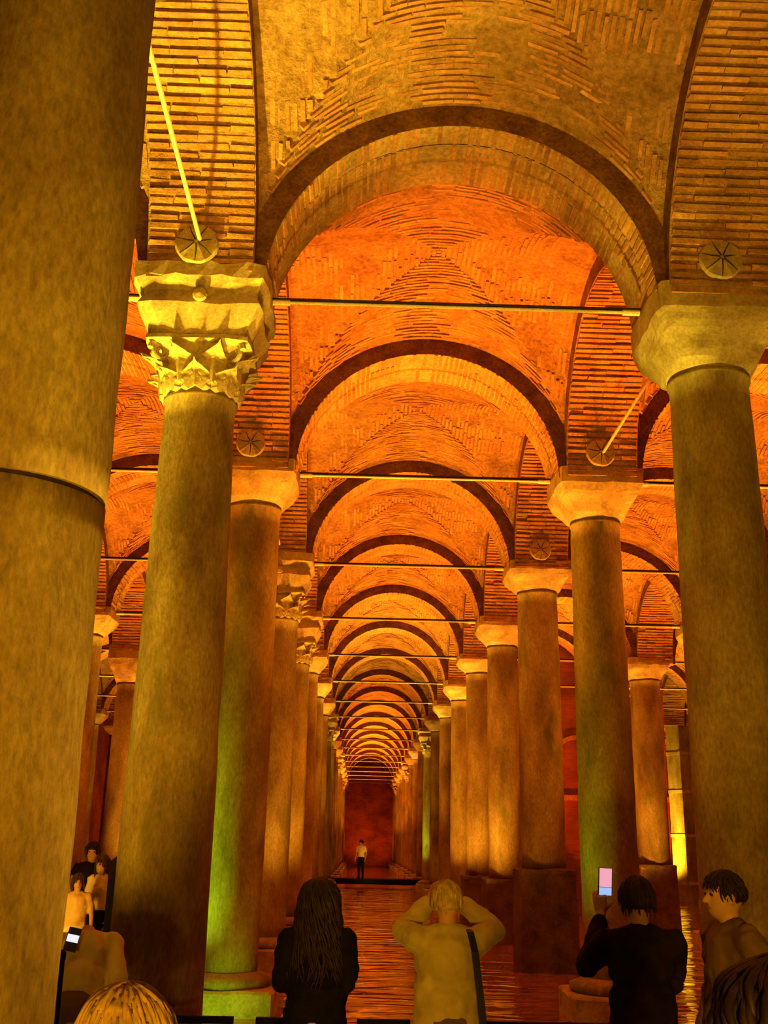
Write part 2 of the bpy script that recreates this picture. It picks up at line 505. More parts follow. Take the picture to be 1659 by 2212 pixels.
done = set()
for n, k in BAYS:
    for kk in (k, k + 1):                                     # arches across the aisles
        if ('t', n, kk) in done: continue
        done.add(('t', n, kk))
        cx = (GX(n) + GX(n + 1)) / 2
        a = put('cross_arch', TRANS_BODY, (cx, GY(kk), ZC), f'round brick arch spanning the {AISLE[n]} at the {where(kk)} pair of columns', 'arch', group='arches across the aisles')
        if n == 0 and kk == 1:
            near, rest = by_view(C_TRANS, Vector((cx, GY(kk), ZC)), 0, 300)
            lay_bricks(a, near)
            if rest: setprops(link('bricks', bricks_joined('bricks', rest), a), kind='stuff')
        elif kk <= 9:
            setprops(link('bricks', TRANS_STUFF, a), kind='stuff')
    for nn in (n, n + 1):                                     # arches along the rows
        if ('l', nn, k) in done: continue
        done.add(('l', nn, k))
        cy = (GY(k) + GY(k + 1)) / 2
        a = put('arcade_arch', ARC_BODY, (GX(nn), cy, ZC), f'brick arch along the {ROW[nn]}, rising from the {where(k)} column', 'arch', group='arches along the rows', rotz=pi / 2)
        if (nn, k) in BRICK_BUDGET_ARC:
            near, rest = by_view(C_ARC, Vector((GX(nn), cy, ZC)), pi / 2, 300)
            lay_bricks(a, near)
            if rest: setprops(link('bricks', bricks_joined('bricks', rest), a), kind='stuff')
        elif k <= 9:
            setprops(link('bricks', ARC_STUFF, a), kind='stuff')

# ------------------------------------------------------------------ water, decks, walls
def struct_box(name, x0, x1, y0, y1, z0, z1, mat, label, cat, kind='structure'):
    mb = MB().box(x0, x1, y0, y1, z0, z1)
    return setprops(mb.build(name, mat), label, cat, None, kind)

XW0, XW1 = GX(-2) - 2.4, GX(4) + 2.4
YW0, YW1 = GY(-2) - 0.8, GY(18) + 0.8
wm = mesh_from('water', [(XW0, YW0, WATER), (XW1, YW0, WATER), (XW1, YW1, WATER), (XW0, YW1, WATER)], [(0, 1, 2, 3)], 'water')
setprops(link('water', wm), 'shallow still water covering the cistern floor, reflecting the orange vaults', 'water', None, 'structure')
struct_box('floor', XW0, XW1, YW0, YW1, -2.6, -2.5, 'dark_stone', 'dark stone floor of the cistern under the water', 'floor')
struct_box('wall_back', XW0, XW1, YW1, YW1 + 0.4, -2.6, 7.4, 'redwall', 'dark red brick wall at the far end of the central channel', 'wall')
struct_box('wall_front', XW0, XW1, YW0 - 0.4, YW0, -2.6, 7.4, 'redwall', 'brick wall closing the cistern behind the viewer', 'wall')
struct_box('wall_left', XW0 - 0.4, XW0, YW0, YW1, -2.6, 7.4, 'redwall', 'brick wall along the far left side of the cistern', 'wall')
struct_box('wall_right', XW1, XW1 + 0.4, YW0, YW1, -2.6, 7.4, 'redwall', 'brick wall along the far right side of the cistern', 'wall')
# the red wall that closes the right aisle behind the sixth columns
rw = empty('wall_partition', (0, GY(6) + 0.78, -2.5))
setprops(rw, 'deep red brick partition wall with blind arches closing the right aisle', 'wall', None, 'structure')
mb = MB().box(GX(1) + 0.4, GX(2) + 2.0, 0, 0.35, 0, 9.6); mb.build('wall_body', 'redwall', rw)
for x in (5.3, 7.2, 9.0):
    mb = MB()
    rings = []
    for i in range(13):
        t = pi * i / 12
        rings.append([(x + 0.72 * cos(t), -0.06, 5.2 + 0.72 * sin(t)), (x + 0.86 * cos(t), -0.06, 5.2 + 0.86 * sin(t)), (x + 0.86 * cos(t), 0.02, 5.2 + 0.86 * sin(t)), (x + 0.72 * cos(t), 0.02, 5.2 + 0.72 * sin(t))])
    mb.loft(rings); mb.build('blind_arch', 'plaster', rw)
MB().box(GX(1) + 0.4, GX(2) + 2.0, -0.07, 0.02, 3.95, 4.12).build('string_course', 'plaster', rw)

# walkway the visitors stand on and its rail
dk = MB().box(-9.0, 7.0, -5.0, 8.35, DECK - 0.12, DECK)
setprops(dk.build('floor_walkway', 'deck'), 'dark paved visitor walkway in front of the water', 'walkway', None, 'structure')
dk = MB().box(-5.9, -2.6, 8.35, 24.0, DECK - 0.12, DECK)
setprops(dk.build('floor_side_walkway', 'deck'), 'dark walkway running down the left aisle', 'walkway', None, 'structure')
dk = MB().box(GX(0) - 2, GX(1) + 0.5, 51.6, 53.2, -1.86, -1.62)
setprops(dk.build('floor_footbridge', 'black_metal'), 'dark footbridge crossing the channel far behind under a lone visitor', 'footbridge', None, 'structure')

rail = empty('guard_rail', (0, 8.25, DECK))
setprops(rail, 'low black guard rail with pale panels along the walkway edge', 'railing')
for x0, x1 in ((-2.1, -0.86), (-0.70, -0.05), (0.02, 0.40), (0.47, 1.95), (2.05, 3.6)):
    MB().box(x0, x1, -0.025, 0.025, 0.70, 0.745).build('top_bar', 'black_metal', rail)
    for x in (x0 + 0.02, x1 - 0.02):
        MB().box(x - 0.018, x + 0.018, -0.018, 0.018, 0, 0.72).build('post', 'black_metal', rail)
    MB().box(x0 + 0.05, x1 - 0.05, -0.006, 0.006, 0.06, 0.685).build('panel', 'pale_metal', rail)

# ------------------------------------------------------------------ columns
SEG = 40
def circ(r, z, seg=SEG): return [(r * cos(2 * pi * j / seg), r * sin(2 * pi * j / seg), z) for j in range(seg)]
def sq(h, z, seg=SEG, p=1.0, rad=0.0):
    """rounded-square ring; p = 1 square, 0 circle"""
    out = []
    for j in range(seg):
        t = 2 * pi * (j + 0.0) / seg
        c, s = cos(t), sin(t)
        m = max(abs(c), abs(s))
        rr = h * ((1 - p) + p / m)
        rr = min(rr, h * (sqrt(2) - 0.06)) if p > 0.5 else rr
        out.append((rr * c, rr * s, z))
    return out

def shaft_mesh(z0, z1, rb, rt, seed, lip=True, name='shaft'):
    mb = MB()
    rings = []
    n = 22
    for i in range(n + 1):
        f = i / n
        r = rb + (rt - rb) * f + 0.012 * sin(pi * f)
        rings.append(circ(r, z0 + (z1 - z0) * f))
    if lip:
        rings[-1] = circ(rt + 0.004, z1 - 0.06)
        rings += [circ(rt + 0.022, z1 - 0.045), circ(rt + 0.022, z1 - 0.012), circ(rt - 0.02, z1)]
    mb.loft(rings)
    me = mb.mesh(name, 'stone', smooth=True)
    return jitter(me, 0.012, 2.2, seed)

def plain_capital_mesh(h, rt, hw):
    """block capital: round at the shaft, swelling to a square block"""
    mb = MB()
    rings = [circ(rt - 0.01, 0.0), circ(rt + 0.03, 0.03)]
    for i in range(1, 9):
        f = i / 8
        half = (rt + 0.03) + (hw - rt - 0.03) * (f ** 0.85)
        rings.append(sq(half, 0.03 + (h * 0.62) * f, p=min(1, 0.25 + f)))
    rings.append(sq(hw, h))
    mb.loft(rings)
    me = mb.mesh('capital', 'pale_stone', smooth=False)
    return jitter(me, 0.02, 5, h)

def loft_square(prof, name, mat, amp=0.01, seed=0.0):
    mb = MB()
    mb.loft([sq(h, z) for z, h in prof])
    return jitter(mb.mesh(name, mat), amp, 6, seed)

def leaf_mesh(w, h, curl, lobes=4):
    """acanthus leaf standing in the xz plane, face towards -y, tip curling outwards"""
    nu, nv = 8, 14
    V, Fc = [], []
    for side in (0, 1):
        for j in range(nv + 1):
            v = j / nv
            ww = w * (0.62 + 0.5 * sin(pi * min(1, v * 0.9 + 0.05))) * (1 - 0.75 * max(0, v - 0.72) / 0.28)
            ww *= 0.80 + 0.22 * abs(sin(pi * lobes * v))
            bend = max(0, v - 0.55) / 0.45
            y = -0.02 - curl * bend ** 1.7 - 0.02 * sin(pi * v)
            z = h * (v - 0.16 * bend ** 2)
            for i in range(nu + 1):
                u = -1 + 2 * i / nu
                rib = 0.018 * (1 - abs(u)) + 0.008 * cos(u * 9)
                V.append((u * ww, y - rib + (0.035 if side else 0) + 0.03 * u * u, z - 0.05 * abs(u) * w / 0.1 * 0.6))
    st = (nu + 1) * (nv + 1)
    for j in range(nv):
        for i in range(nu):
            a = j * (nu + 1) + i
            Fc.append((a, a + 1, a + nu + 2, a + nu + 1))
            Fc.append((st + a, st + a + nu + 1, st + a + nu + 2, st + a + 1))
    edge = [i for i in range(nu + 1)] + [j * (nu + 1) + nu for j in range(1, nv + 1)] + [nv * (nu + 1) + i for i in range(nu - 1, -1, -1)] + [j * (nu + 1) for j in range(nv - 1, 0, -1)]
    for q in range(len(edge)):
        a, b = edge[q], edge[(q + 1) % len(edge)]
        Fc.append((b, a, st + a, st + b))
    return fix_normals(mesh_from('leaf', V, Fc, 'pale_stone'))
LEAF_LOW = leaf_mesh(0.150, 0.25, 0.15)
LEAF_HIGH = leaf_mesh(0.16, 0.40, 0.21, 5)
def volute_mesh():
    mb = MB()
    pts, rads = [], []
    for i in range(34):
        t = i / 33 * 2.2 * 2 * pi
        r = 0.105 * (1 - i / 33 * 0.8)
        pts.append((0, -r * cos(t), r * sin(t))); rads.append(0.030 - 0.014 * i / 33)
    mb.tube(pts, rads, 8)
    return mb.mesh('volute', 'pale_stone')
VOLUTE = volute_mesh()

def make_column(n, k, style='plain', zt=4.5, rb=0.38, rt=0.345, pedestal=None, label=None, dx=0.0, seam=None):
    root = empty('column', (GX(n) + dx, GY(k), WATER))
    o = -WATER
    nice = {'corinthian': 'carved leafy capital', 'plain': 'plain block capital'}[style]
    setprops(root, label or f'{where(k)} stone column of the {ROW[n]}, {nice}', 'column', 'columns of the cistern', 'thing')
    seed = n * 13.7 + k * 3.1
    zb = (pedestal if pedestal is not None else -1.58)
    # foot
    if pedestal is None:
        MB().lathe([(rb + 0.17, 0.30), (rb + 0.2, 0.34), (rb + 0.19, 0.40), (rb + 0.09, 0.44), (rb + 0.05, 0.455), (rb + 0.03, 0.47)], SEG).build('base_moulding', 'stone', root, smooth=True)
        link('plinth', loft_square([(-0.25, rb + 0.26), (0.27, rb + 0.26), (0.30, rb + 0.23)], 'plinth', 'pale_stone', 0.02, seed), root)
    else:
        link('pedestal', loft_square([(-0.25, 0.52), (pedestal + o - 0.10, 0.49), (pedestal + o - 0.06, 0.50), (pedestal + o, 0.50), (pedestal + o + 0.02, 0.42)], 'pedestal', 'dark_stone', 0.035, seed), root)
    # shaft
    if seam:
        link('lower_drum', shaft_mesh(zb + o, seam + o - 0.012, rb, rb, seed, False, 'lower_drum'), root)
        MB().lathe([(rb - 0.02, seam + o - 0.03), (rb - 0.02, seam + o + 0.03)], SEG).build('joint', 'seam', root)
        link('upper_drum', shaft_mesh(seam + o + 0.012, zt + o, rb + 0.004, rt, seed + 5, True, 'upper_drum'), root)
    else:
        link('shaft', shaft_mesh(zb + o, zt + o, rb, rt, seed), root)
    # head
    if style == 'plain':
        cap = link('capital', plain_capital_mesh(ZC + 0.15 - zt, rt, 0.60), root); cap.location.z = zt + o
    else:
        bell = MB()
        hb = 0.48
        bell.loft([circ(rt - 0.01, 0), circ(rt + 0.03, 0.03), circ(rt + 0.05, 0.2), circ(rt + 0.11, 0.36), sq(0.44, 0.42, p=0.5), sq(0.49, 0.44), sq(0.49, hb)])
        cap = link('capital', jitter(bell.mesh('capital', 'pale_stone'), 0.012, 6, seed), root); cap.location.z = zt + o
        for j in range(8):
            t = 2 * pi * j / 8
            lf = link('leaf', LEAF_LOW, cap); lf.location = ((rt + 0.02) * cos(t), (rt + 0.02) * sin(t), 0.02); lf.rotation_euler = (0, 0, t + pi / 2)
            t += pi / 8
            lf = link('leaf', LEAF_HIGH, cap); lf.location = ((rt + 0.03) * cos(t), (rt + 0.03) * sin(t), 0.06); lf.rotation_euler = (0, 0, t + pi / 2)
        for j in range(4):
            t = pi / 4 + j * pi / 2
            vo = link('volute', VOLUTE, cap); vo.location = (0.50 * cos(t), 0.50 * sin(t), 0.36); vo.rotation_euler = (0, 0, t + pi / 2)
        zi = zt + hb
        top = ZC + 0.17 - zi
        im = link('impost', loft_square([(0, 0.45), (0.03, 0.46), (top * 0.42, 0.585), (top * 0.50, 0.56), (top * 0.62, 0.545), (top * 0.72, 0.60), (top * 0.78, 0.63), (top, 0.63)], 'impost', 'pale_stone', 0.035, seed), root)
        im.location.z = zi + o
        boss = MB().lathe([(0.0, -0.03), (0.05, -0.025), (0.07, 0.02), (0.06, 0.05), (0.0, 0.07)], 12, False, False)
        b = boss.build('boss', 'pale_stone', im); b.rotation_euler = (pi / 2, 0, 0); b.location = (0.02, -0.575, top * 0.52)
    # masonry above the capital where the arches spring
    MB().box(-0.49, 0.49, -0.49, 0.49, ZC + 0.13 + o, ZC + 1.9 + o).build('springer', 'mortar', root)
    return root

SPECIAL = {
    (0, 0): dict(zt=4.15, rb=0.42, rt=0.40, dx=0.10, seam=1.32, label='huge dark stone column nearest the viewer, jointed by a dark seam'),
    (0, 1): dict(style='corinthian', zt=3.97, rb=0.395, rt=0.33, label='stone column with carved leafy capital lit yellow, beside the channel'),
    (1, 1): dict(zt=4.33, rb=0.40, rt=0.37, label='tall brown stone column with plain block capital, second right of channel'),
    (0, 2): dict(zt=4.53, rb=0.38, rt=0.37, label='stone column glowing green at its foot, with plain block capital'),
    (1, 2): dict(zt=4.43, rb=0.37, rt=0.345, label='stone column with greenish flank behind the raised pink phone'),
    (0, 3): dict(style='corinthian', zt=3.95, rb=0.39, rt=0.36),
    (0, 4): dict(style='corinthian', zt=3.95, rb=0.38, rt=0.35),
    (1, 3): dict(zt=4.58, rb=0.39, rt=0.37, pedestal=-0.40, label='stone column on a dark square pedestal, fourth right of channel'),
    (1, 4): dict(zt=4.46, rb=0.37, rt=0.345, pedestal=-0.73),
    (1, 5): dict(zt=4.61, pedestal=-0.8),
    (2, 5): dict(zt=4.53, rb=0.43, rt=0.41, dx=-0.17, pedestal=-0.43),
    (-1, 5): dict(zt=4.1, rb=0.40, rt=0.37),
}
COLUMN = {}
for n, k in COLS:
    if (n, k) == PIER: continue
    kw = dict(SPECIAL.get((n, k), {}))
    if 'style' not in kw and (n, k) not in SPECIAL and (n * 7 + k * 5) % 4 == 0 and k > 5: kw['style'] = 'corinthian'; kw['zt'] = 4.0
    COLUMN[(n, k)] = make_column(n, k, **kw)

# square masonry pier encasing one column
pr = empty('stone_pier', (GX(3) + 0.42, GY(8), WATER), radians(26))
setprops(pr, 'square stone pier with pale bands, one side lit bright yellow', 'pier')
zz = [-0.2, 0.75, 2.6, 4.35, 5.9, 7.1, 8.4]
for i in range(6):
    link('stone_block', loft_square([(zz[i], 0.42), (zz[i + 1] - 0.08, 0.42)], 'stone_block', 'stone', 0.01, i), pr)
    link('band', loft_square([(zz[i + 1] - 0.10, 0.445), (zz[i + 1] + 0.02, 0.445)], 'band', 'pale_stone', 0.01, i), pr)

# ------------------------------------------------------------------ tie rods
def rod_mesh(name, L, r, mat, seg=8):
    mb = MB(); mb.tube([(-L / 2, 0, 0), (L / 2, 0, 0)], r, seg)
    return mb.mesh(name, mat)
RODX, RODXP = rod_mesh('rod', 2 * HSX - 0.06, 0.018, 'iron'), rod_mesh('pale_bar', 2 * HSX - 0.12, 0.016, 'pale_metal')
COLLAR = rod_mesh('collar', 0.17, 0.03, 'pale_metal')
def disc_mesh():
    mb = MB()
    rings = []
    for r, y in ((0.20, 0.0), (0.205, -0.02), (0.19, -0.045), (0.03, -0.07)):
        rings.append([(r * cos(2 * pi * j / 28), y, r * sin(2 * pi * j / 28)) for j in range(28)])
    mb.loft(rings)
    return jitter(mb.mesh('disc', 'lead'), 0.012, 14, 2)
DISC = disc_mesh()
def crack_mesh():
    mb = MB()
    for j in range(7):
        t = 2 * pi * j / 7 + 0.2
        mb.tube([(0.02 * cos(t), -0.072, 0.02 * sin(t)), (0.10 * cos(t + 0.05), -0.06, 0.10 * sin(t + 0.05)), (0.19 * cos(t), -0.046, 0.19 * sin(t))], [0.008, 0.006, 0.003], 5)
    return mb.mesh('cracks', 'seam')
CRACK = crack_mesh()
zt_rod = 5.097
for (typ, n, k) in sorted(d for d in done if d[0] == 't' and d[2] >= 0 and (d[1], d[2]) not in ((2, 8), (3, 8))):
    cx = (GX(n) + GX(n + 1)) / 2
    r = empty('tie_rod', (cx, GY(k), zt_rod))
    setprops(r, f'thin iron tie rod across the {AISLE[n]} at the {where(k)} pair of columns', 'tie rod', 'tie rods across the aisles')
    link('rod', RODX, r)
    lb = link('pale_bar', RODXP, r); lb.location = (0, -0.006, -0.036)  # pale bar just below the dark rod
    for s in (-1, 1):
        c = link('collar', COLLAR, r); c.location = (s * (HSX - 0.13), 0, -0.036)
RODY = rod_mesh('rod', 2 * HSY - 0.03, 0.02, 'pale_metal')
for n, k in [(0, 0), (1, 1), (-1, 1), (0, 2), (2, 2), (-1, 2), (-1, 3), (2, 1)]:
    cy = (GY(k) + GY(k + 1)) / 2
    r = empty('long_tie_rod', (GX(n), cy, 5.27))
    r.rotation_euler = (0, 0, pi / 2)
    setprops(r, f'pale metal tie rod along the {ROW[n]}, from the {where(k)} column', 'tie rod', 'tie rods along the rows')
    rd = link('rod', RODY, r)
    if n == 0 and k == 0:
        r.location.z = 5.30
for n, k in [(0, 1), (1, 1), (1, 2), (0, 2), (1, 3)]:
    d = link('lead_disc', DISC, COLUMN[(n, k)], (-0.03, -0.655, 5.28 - WATER)); d['label'] = 'round cracked lead disc above the capital'
    link('cracks', CRACK, d)

# ------------------------------------------------------------------ uplights
def spot(x, y, z, color, watt, tx=0.0, ty=0.0, angle=100, blend=0.8, size=0.12, name='uplight'):
    L = bpy.data.lights.new(name, 'SPOT')
    L.color = color; L.energy = watt; L.spot_size = radians(angle); L.spot_blend = blend; L.shadow_soft_size = size
    o = bpy.data.objects.new(name, L); COL.objects.link(o)
    d = Vector((tx, ty, 1)).normalized()
    o.location = (x, y, z)
    o.rotation_euler = (-d).to_track_quat('Z', 'Y').to_euler()
    return o

LAMP = {-1: (AMBER, 350), 0: (AMBER, 350), 1: (AMBER, 900), 2: (DEEP, 6500), 3: (ORANGE, 3600), 4: (ORANGE, 3600), 5: (ORANGE, 3600), 6: (WARM, 4600), 7: (WARM, 4600),
        8: (AMBER, 1900), 9: (ORANGE, 2200), 10: (ORANGE, 2600), 11: (ORANGE, 5500), 12: (ORANGE, 7000), 13: (ORANGE, 8000), 14: (ORANGE, 9000), 15: (ORANGE, 9000), 16: (ORANGE, 9000), 17: (ORANGE, 6000)}
OVER = {(0, 1, -1): (YELLOW, 3000), (1, 1, 1): (YELLOW, 260), (1, 0, 1): (AMBER, 60), (1, 0, -1): (AMBER, 900), (0, 0, 1): (AMBER, 1100), (1, 1, -1): (AMBER, 700)}
for n, k in COLS:
    if k < -1 or k > 17 or (n, k) == PIER: continue
    x, y = GX(n), GY(k)
    col, w = LAMP.get(k, (ORANGE, 2800))
    for s in (-1, 1):
        if (n + (0 if s > 0 else -1), k - 1) not in BAYSET: continue
        c, ww = OVER.get((n, k, s), (col, w))
        spot(x + s * (1.45 if k == 2 else 1.1), y + (-0.3 if k <= 1 else -0.2 if k == 2 else -0.5), -1.85, c, ww, s * 0.06, 0.30 if k == 0 and ww > 500 else -0.14 if k == 2 else -0.27, 46 if k == 2 else 60, 0.9)
# tight beams on the flanks of the capitals
for n, k, s, c, w in [(0, 1, -1, YELLOW, 2200), (0, 1, 1, AMBER, 900), (1, 1, -1, YELLOW, 2400), (1, 1, 1, AMBER, 900), (0, 2, 1, AMBER, 1500), (1, 2, -1, AMBER, 1900), (1, 2, 1, AMBER, 1200),
                      (0, 3, 1, AMBER, 1500), (1, 3, -1, AMBER, 1700), (1, 3, 1, AMBER, 1200), (0, 4, 1, AMBER, 2200), (1, 4, -1, AMBER, 2400), (1, 5, -1, AMBER, 2600), (0, 5, 1, AMBER, 2200),
                      (1, 6, -1, AMBER, 2600), (1, 7, -1, AMBER, 2600), (0, 6, 1, AMBER, 2200), (1, 9, -1, YELLOW, 3000), (0, 9, 1, YELLOW, 3000), (2, 4, -1, YELLOW, 2600), (-1, 4, 1, YELLOW, 2200),
                      (2, 5, -1, AMBER, 1500), (-1, 5, 1, AMBER, 1500), (1, 11, -1, AMBER, 3000), (0, 12, 1, AMBER, 3000), (1, 13, -1, AMBER, 3000)]:
    src = Vector((GX(n) + s * 1.35, GY(k) - 0.1, -1.85))
    dst = Vector((GX(n) + s * 0.5, GY(k) - 0.15, 4.75))
    d = dst - src
    spot(src.x, src.y, src.z, c, w, d.x / d.z, d.y / d.z, 13, 0.9, 0.06, 'capital_beam')
# fill spots added behind the viewer to brighten the column fronts
for x, w in ((-3.4, 650), (0.4, 2050)):
    spot(x, -3.6, -1.2, (1.0, 0.47, 0.014), w, 0.0, 5.0, 76, 1.0, 0.3, 'front_fill')

def aim(src, dst, color, watt, angle, blend=1.0, size=0.12, name='aimed_spot'):
    d = (Vector(dst) - Vector(src)).normalized()
    o = spot(*src, color, watt, 0, 0, angle, blend, size, name)
    o.rotation_euler = (-d).to_track_quat('Z', 'Y').to_euler()
    return o

aim((-2.75, 8.6, -1.9), (-1.75, 7.0, 6.8), (1.0, 0.62, 0.03), 6500, 44)  # extra hidden spot added to brighten the left arcade soffit
aim((-3.3, 7.0, -1.9), (-1.7, 9.2, 2.0), (1.0, 0.50, 0.018), 650, 56)  # added out-of-view fill that brightens the leafy-capital column
aim((-3.1, 13.5, -1.95), (-1.8, 14.3, 0.0), GREEN, 750, 64)
aim((-3.2, 13.3, -1.95), (-1.8, 14.3, 3.0), (0.85, 0.95, 0.02), 420, 50)
aim((-1.9, 12.7, -1.9), (-1.4, 13.6, -2.0), GREEN, 40, 100)
aim((1.7, 13.7, -1.95), (3.1, 14.3, 1.6), GREEN, 170, 60)
aim((GX(1) - 1.3, GY(9) - 1.5, -1.8), (GX(1) - 0.3, GY(9), 1.5), (0.85, 1.0, 0.02), 420, 60)
aim((GX(3) - 1.9, GY(8) - 0.1, -1.9), (GX(3), GY(8), 0.8), (1.0, 0.55, 0.02), 4200, 70)
for n, k, s_, w in ((1, 4, -1, 1300), (1, 5, -1, 1400), (1, 6, -1, 1200), (0, 3, 1, 560), (0, 4, 1, 700), (2, 5, -1, 800), (-1, 5, 1, 700), (1, 3, -1, 120)):
    aim((GX(n) + s_ * 1.3, GY(k) - 2.2, -1.95), (GX(n), GY(k), 1.6), WARM, w, 50)  # added fill spots that lift the fronts of the farther shafts
aim((-4.6, 12.2, -1.4), (-3.7, 15.5, -0.7), (1.0, 0.5, 0.03), 420, 40)
aim((1.6, 48.5, -1.8), (0.2, 52.3, -0.7), (1.0, 0.55, 0.05), 300, 40)
for x in (5.2, 7.6, 9.4):
    spot(x, GY(6) - 0.4, -1.8, (1.0, 0.10, 0.004), 2400, 0.0, 0.12, 80, 1.0)
aim((0.8, GY(18) - 3.5, -1.9), (0.8, GY(18), 2.0), (1.0, 0.12, 0.006), 900, 110)

# ------------------------------------------------------------------ people
def hull_pts(bm, pts):
    vs = [bm.verts.new(p) for p in pts]
    res = bmesh.ops.convex_hull(bm, input=vs)
    bmesh.ops.delete(bm, geom=[g for g in res['geom_interior'] if isinstance(g, bmesh.types.BMVert)], context='VERTS')

def ball_pts(c, r, rot=None, u=12, w=7):
    c = Vector(c)
    rx, ry, rz = (r, r, r) if isinstance(r, (int, float)) else r
    out = []
    for j in range(1, w):
        ph = pi * j / w
        for i in range(u):
            t = 2 * pi * i / u
            p = Vector((rx * sin(ph) * cos(t), ry * sin(ph) * sin(t), rz * cos(ph)))
            out.append(c + (rot @ p if rot else p))
    for s in (1, -1):
        p = Vector((0, 0, s * rz)); out.append(c + (rot @ p if rot else p))
    return out

class Blob:
    """a union of rounded cones and ellipsoids that becomes one continuous skin"""
    def __init__(self): self.parts = []
    def cone(self, p0, p1, r0, r1): self.parts.append((ball_pts(p0, r0), ball_pts(p1, r1))); return self
    def limb(self, pts, rs):
        for i in range(len(pts) - 1): self.cone(pts[i], pts[i + 1], rs[i], rs[i + 1])
        return self
    def ell(self, c, r, rot=None): self.parts.append((ball_pts(c, r, rot), [])); return self
    def hull(self, *balls):
        pts = []
        for c, r in balls: pts += ball_pts(c, r)
        self.parts.append((pts, [])); return self
    def obj(self, name, mat, parent, voxel=0.012, smooth=4):
        bm = bmesh.new()
        for a, b in self.parts: hull_pts(bm, a + b)
        bmesh.ops.recalc_face_normals(bm, faces=bm.faces)
        me = bpy.data.meshes.new(name); bm.to_mesh(me); bm.free()
        me.materials.append(M[mat])
        o = link(name, me, parent)
        rm = o.modifiers.new('remesh', 'REMESH'); rm.mode = 'VOXEL'; rm.voxel_size = voxel; rm.use_smooth_shade = True
        if smooth:
            sm = o.modifiers.new('smooth', 'SMOOTH'); sm.factor = 0.5; sm.iterations = smooth
        BLOBS.append(o)
        return o
BLOBS = []

def hand(bl, wrist, d, nrm, side, curl=0.5, s=1.0):
    """palm, four unequal bent fingers and a thumb leaving the side of the palm; d = finger direction, nrm = way the palm faces"""
    d = Vector(d).normalized(); nrm = Vector(nrm); nrm = (nrm - d * nrm.dot(d)).normalized()
    lat = d.cross(nrm) * side
    w = Vector(wrist)
    k = [w + d * 0.085 * s + lat * o * s for o in (-0.033, -0.011, 0.011, 0.032)]
    bl.hull((w + d * 0.012 * s + lat * 0.018 * s, 0.016 * s), (w + d * 0.012 * s - lat * 0.018 * s, 0.016 * s), (k[0], 0.012 * s), (k[3], 0.012 * s))
    for kk, ln in zip(k, (0.062, 0.074, 0.080, 0.070)):
        a = kk
        dirv = d
        for j, f in enumerate((0.45, 0.32, 0.25)):
            ang = curl * (0.5 + 0.5 * j)
            dirv = (dirv * cos(ang) + nrm * sin(ang)).normalized()
            b = a + dirv * ln * f * s * 1.15
            bl.cone(a, b, (0.0105 - 0.001 * j) * s, (0.0095 - 0.001 * j) * s)
            a = b
    t0 = w + d * 0.028 * s + lat * 0.028 * s
    t1 = t0 + (lat * 0.75 + d * 0.6 + nrm * 0.35).normalized() * 0.042 * s
    t2 = t1 + (d * 0.8 + nrm * 0.6 + lat * 0.15).normalized() * 0.034 * s
    bl.limb([t0, t1, t2], [0.015 * s, 0.0115 * s, 0.009 * s])

def locks(c, rad, n, length, mat, parent, thick=0.008, wave=0.02, front=0.35, spread=0.0, seed=1, curl=0.0, up_tuft=0.0, facing=(0, 1)):
    """hair: a skull cap plus n tapering locks that follow the skull and hang down; the face side stays free"""
    rnd = random.Random(seed)
    mb = MB()
    c = Vector(c); rx, ry, rz = rad
    cap = []
    for j in range(10):
        ph = pi * 0.62 * j / 9
        cap.append([tuple(c + Vector((rx * sin(ph + 0.001) * cos(2 * pi * i / 20), ry * sin(ph + 0.001) * sin(2 * pi * i / 20) - 0.012, rz * cos(ph) + 0.004))) for i in range(20)])
    mb.loft(cap)
    for q in range(n):
        t = rnd.uniform(0, 2 * pi)
        isfront = sin(t) > front
        ph0 = rnd.uniform(0.0, 1.15) if not isfront else rnd.uniform(0, 0.7)
        pts = []
        ln = length * rnd.uniform(0.75, 1.1)
        if isfront: ln = min(ln, 0.10)
        steps = 12
        pos = None
        ph = ph0; acc = 0.0
        amp = wave * rnd.uniform(0.5, 1.3); fr = rnd.uniform(14, 26); p0 = rnd.uniform(0, 6.28)
        out = 1.0 + rnd.uniform(0.0, 0.10)
        for i in range(steps + 1):
            s = ln * i / steps
            ph = ph0 + s / rz * 0.95
            if ph < 1.75:
                b = Vector((rx * sin(ph) * cos(t), ry * sin(ph) * sin(t), rz * cos(ph))) * out
                base = c + b; last, s0 = base, s
            else:
                base = last + Vector((cos(t) * spread, sin(t) * spread, -1)) * (s - s0)
            side = Vector((-sin(t), cos(t), 0))
            w_ = amp * sin(fr * s + p0) * min(1, s / 0.08)
            base = base + side * w_ + Vector((cos(t), sin(t), 0)) * (amp * 0.6 * cos(fr * s + p0) + curl * sin(40 * s + p0)) * min(1, s / 0.08)
            pts.append(base)
        rr = [thick * (1.15 - 0.85 * (i / steps) ** 2) for i in range(steps + 1)]
        mb.tube(pts, rr, 5)
    return mb.build('hair', mat, parent, smooth=True)

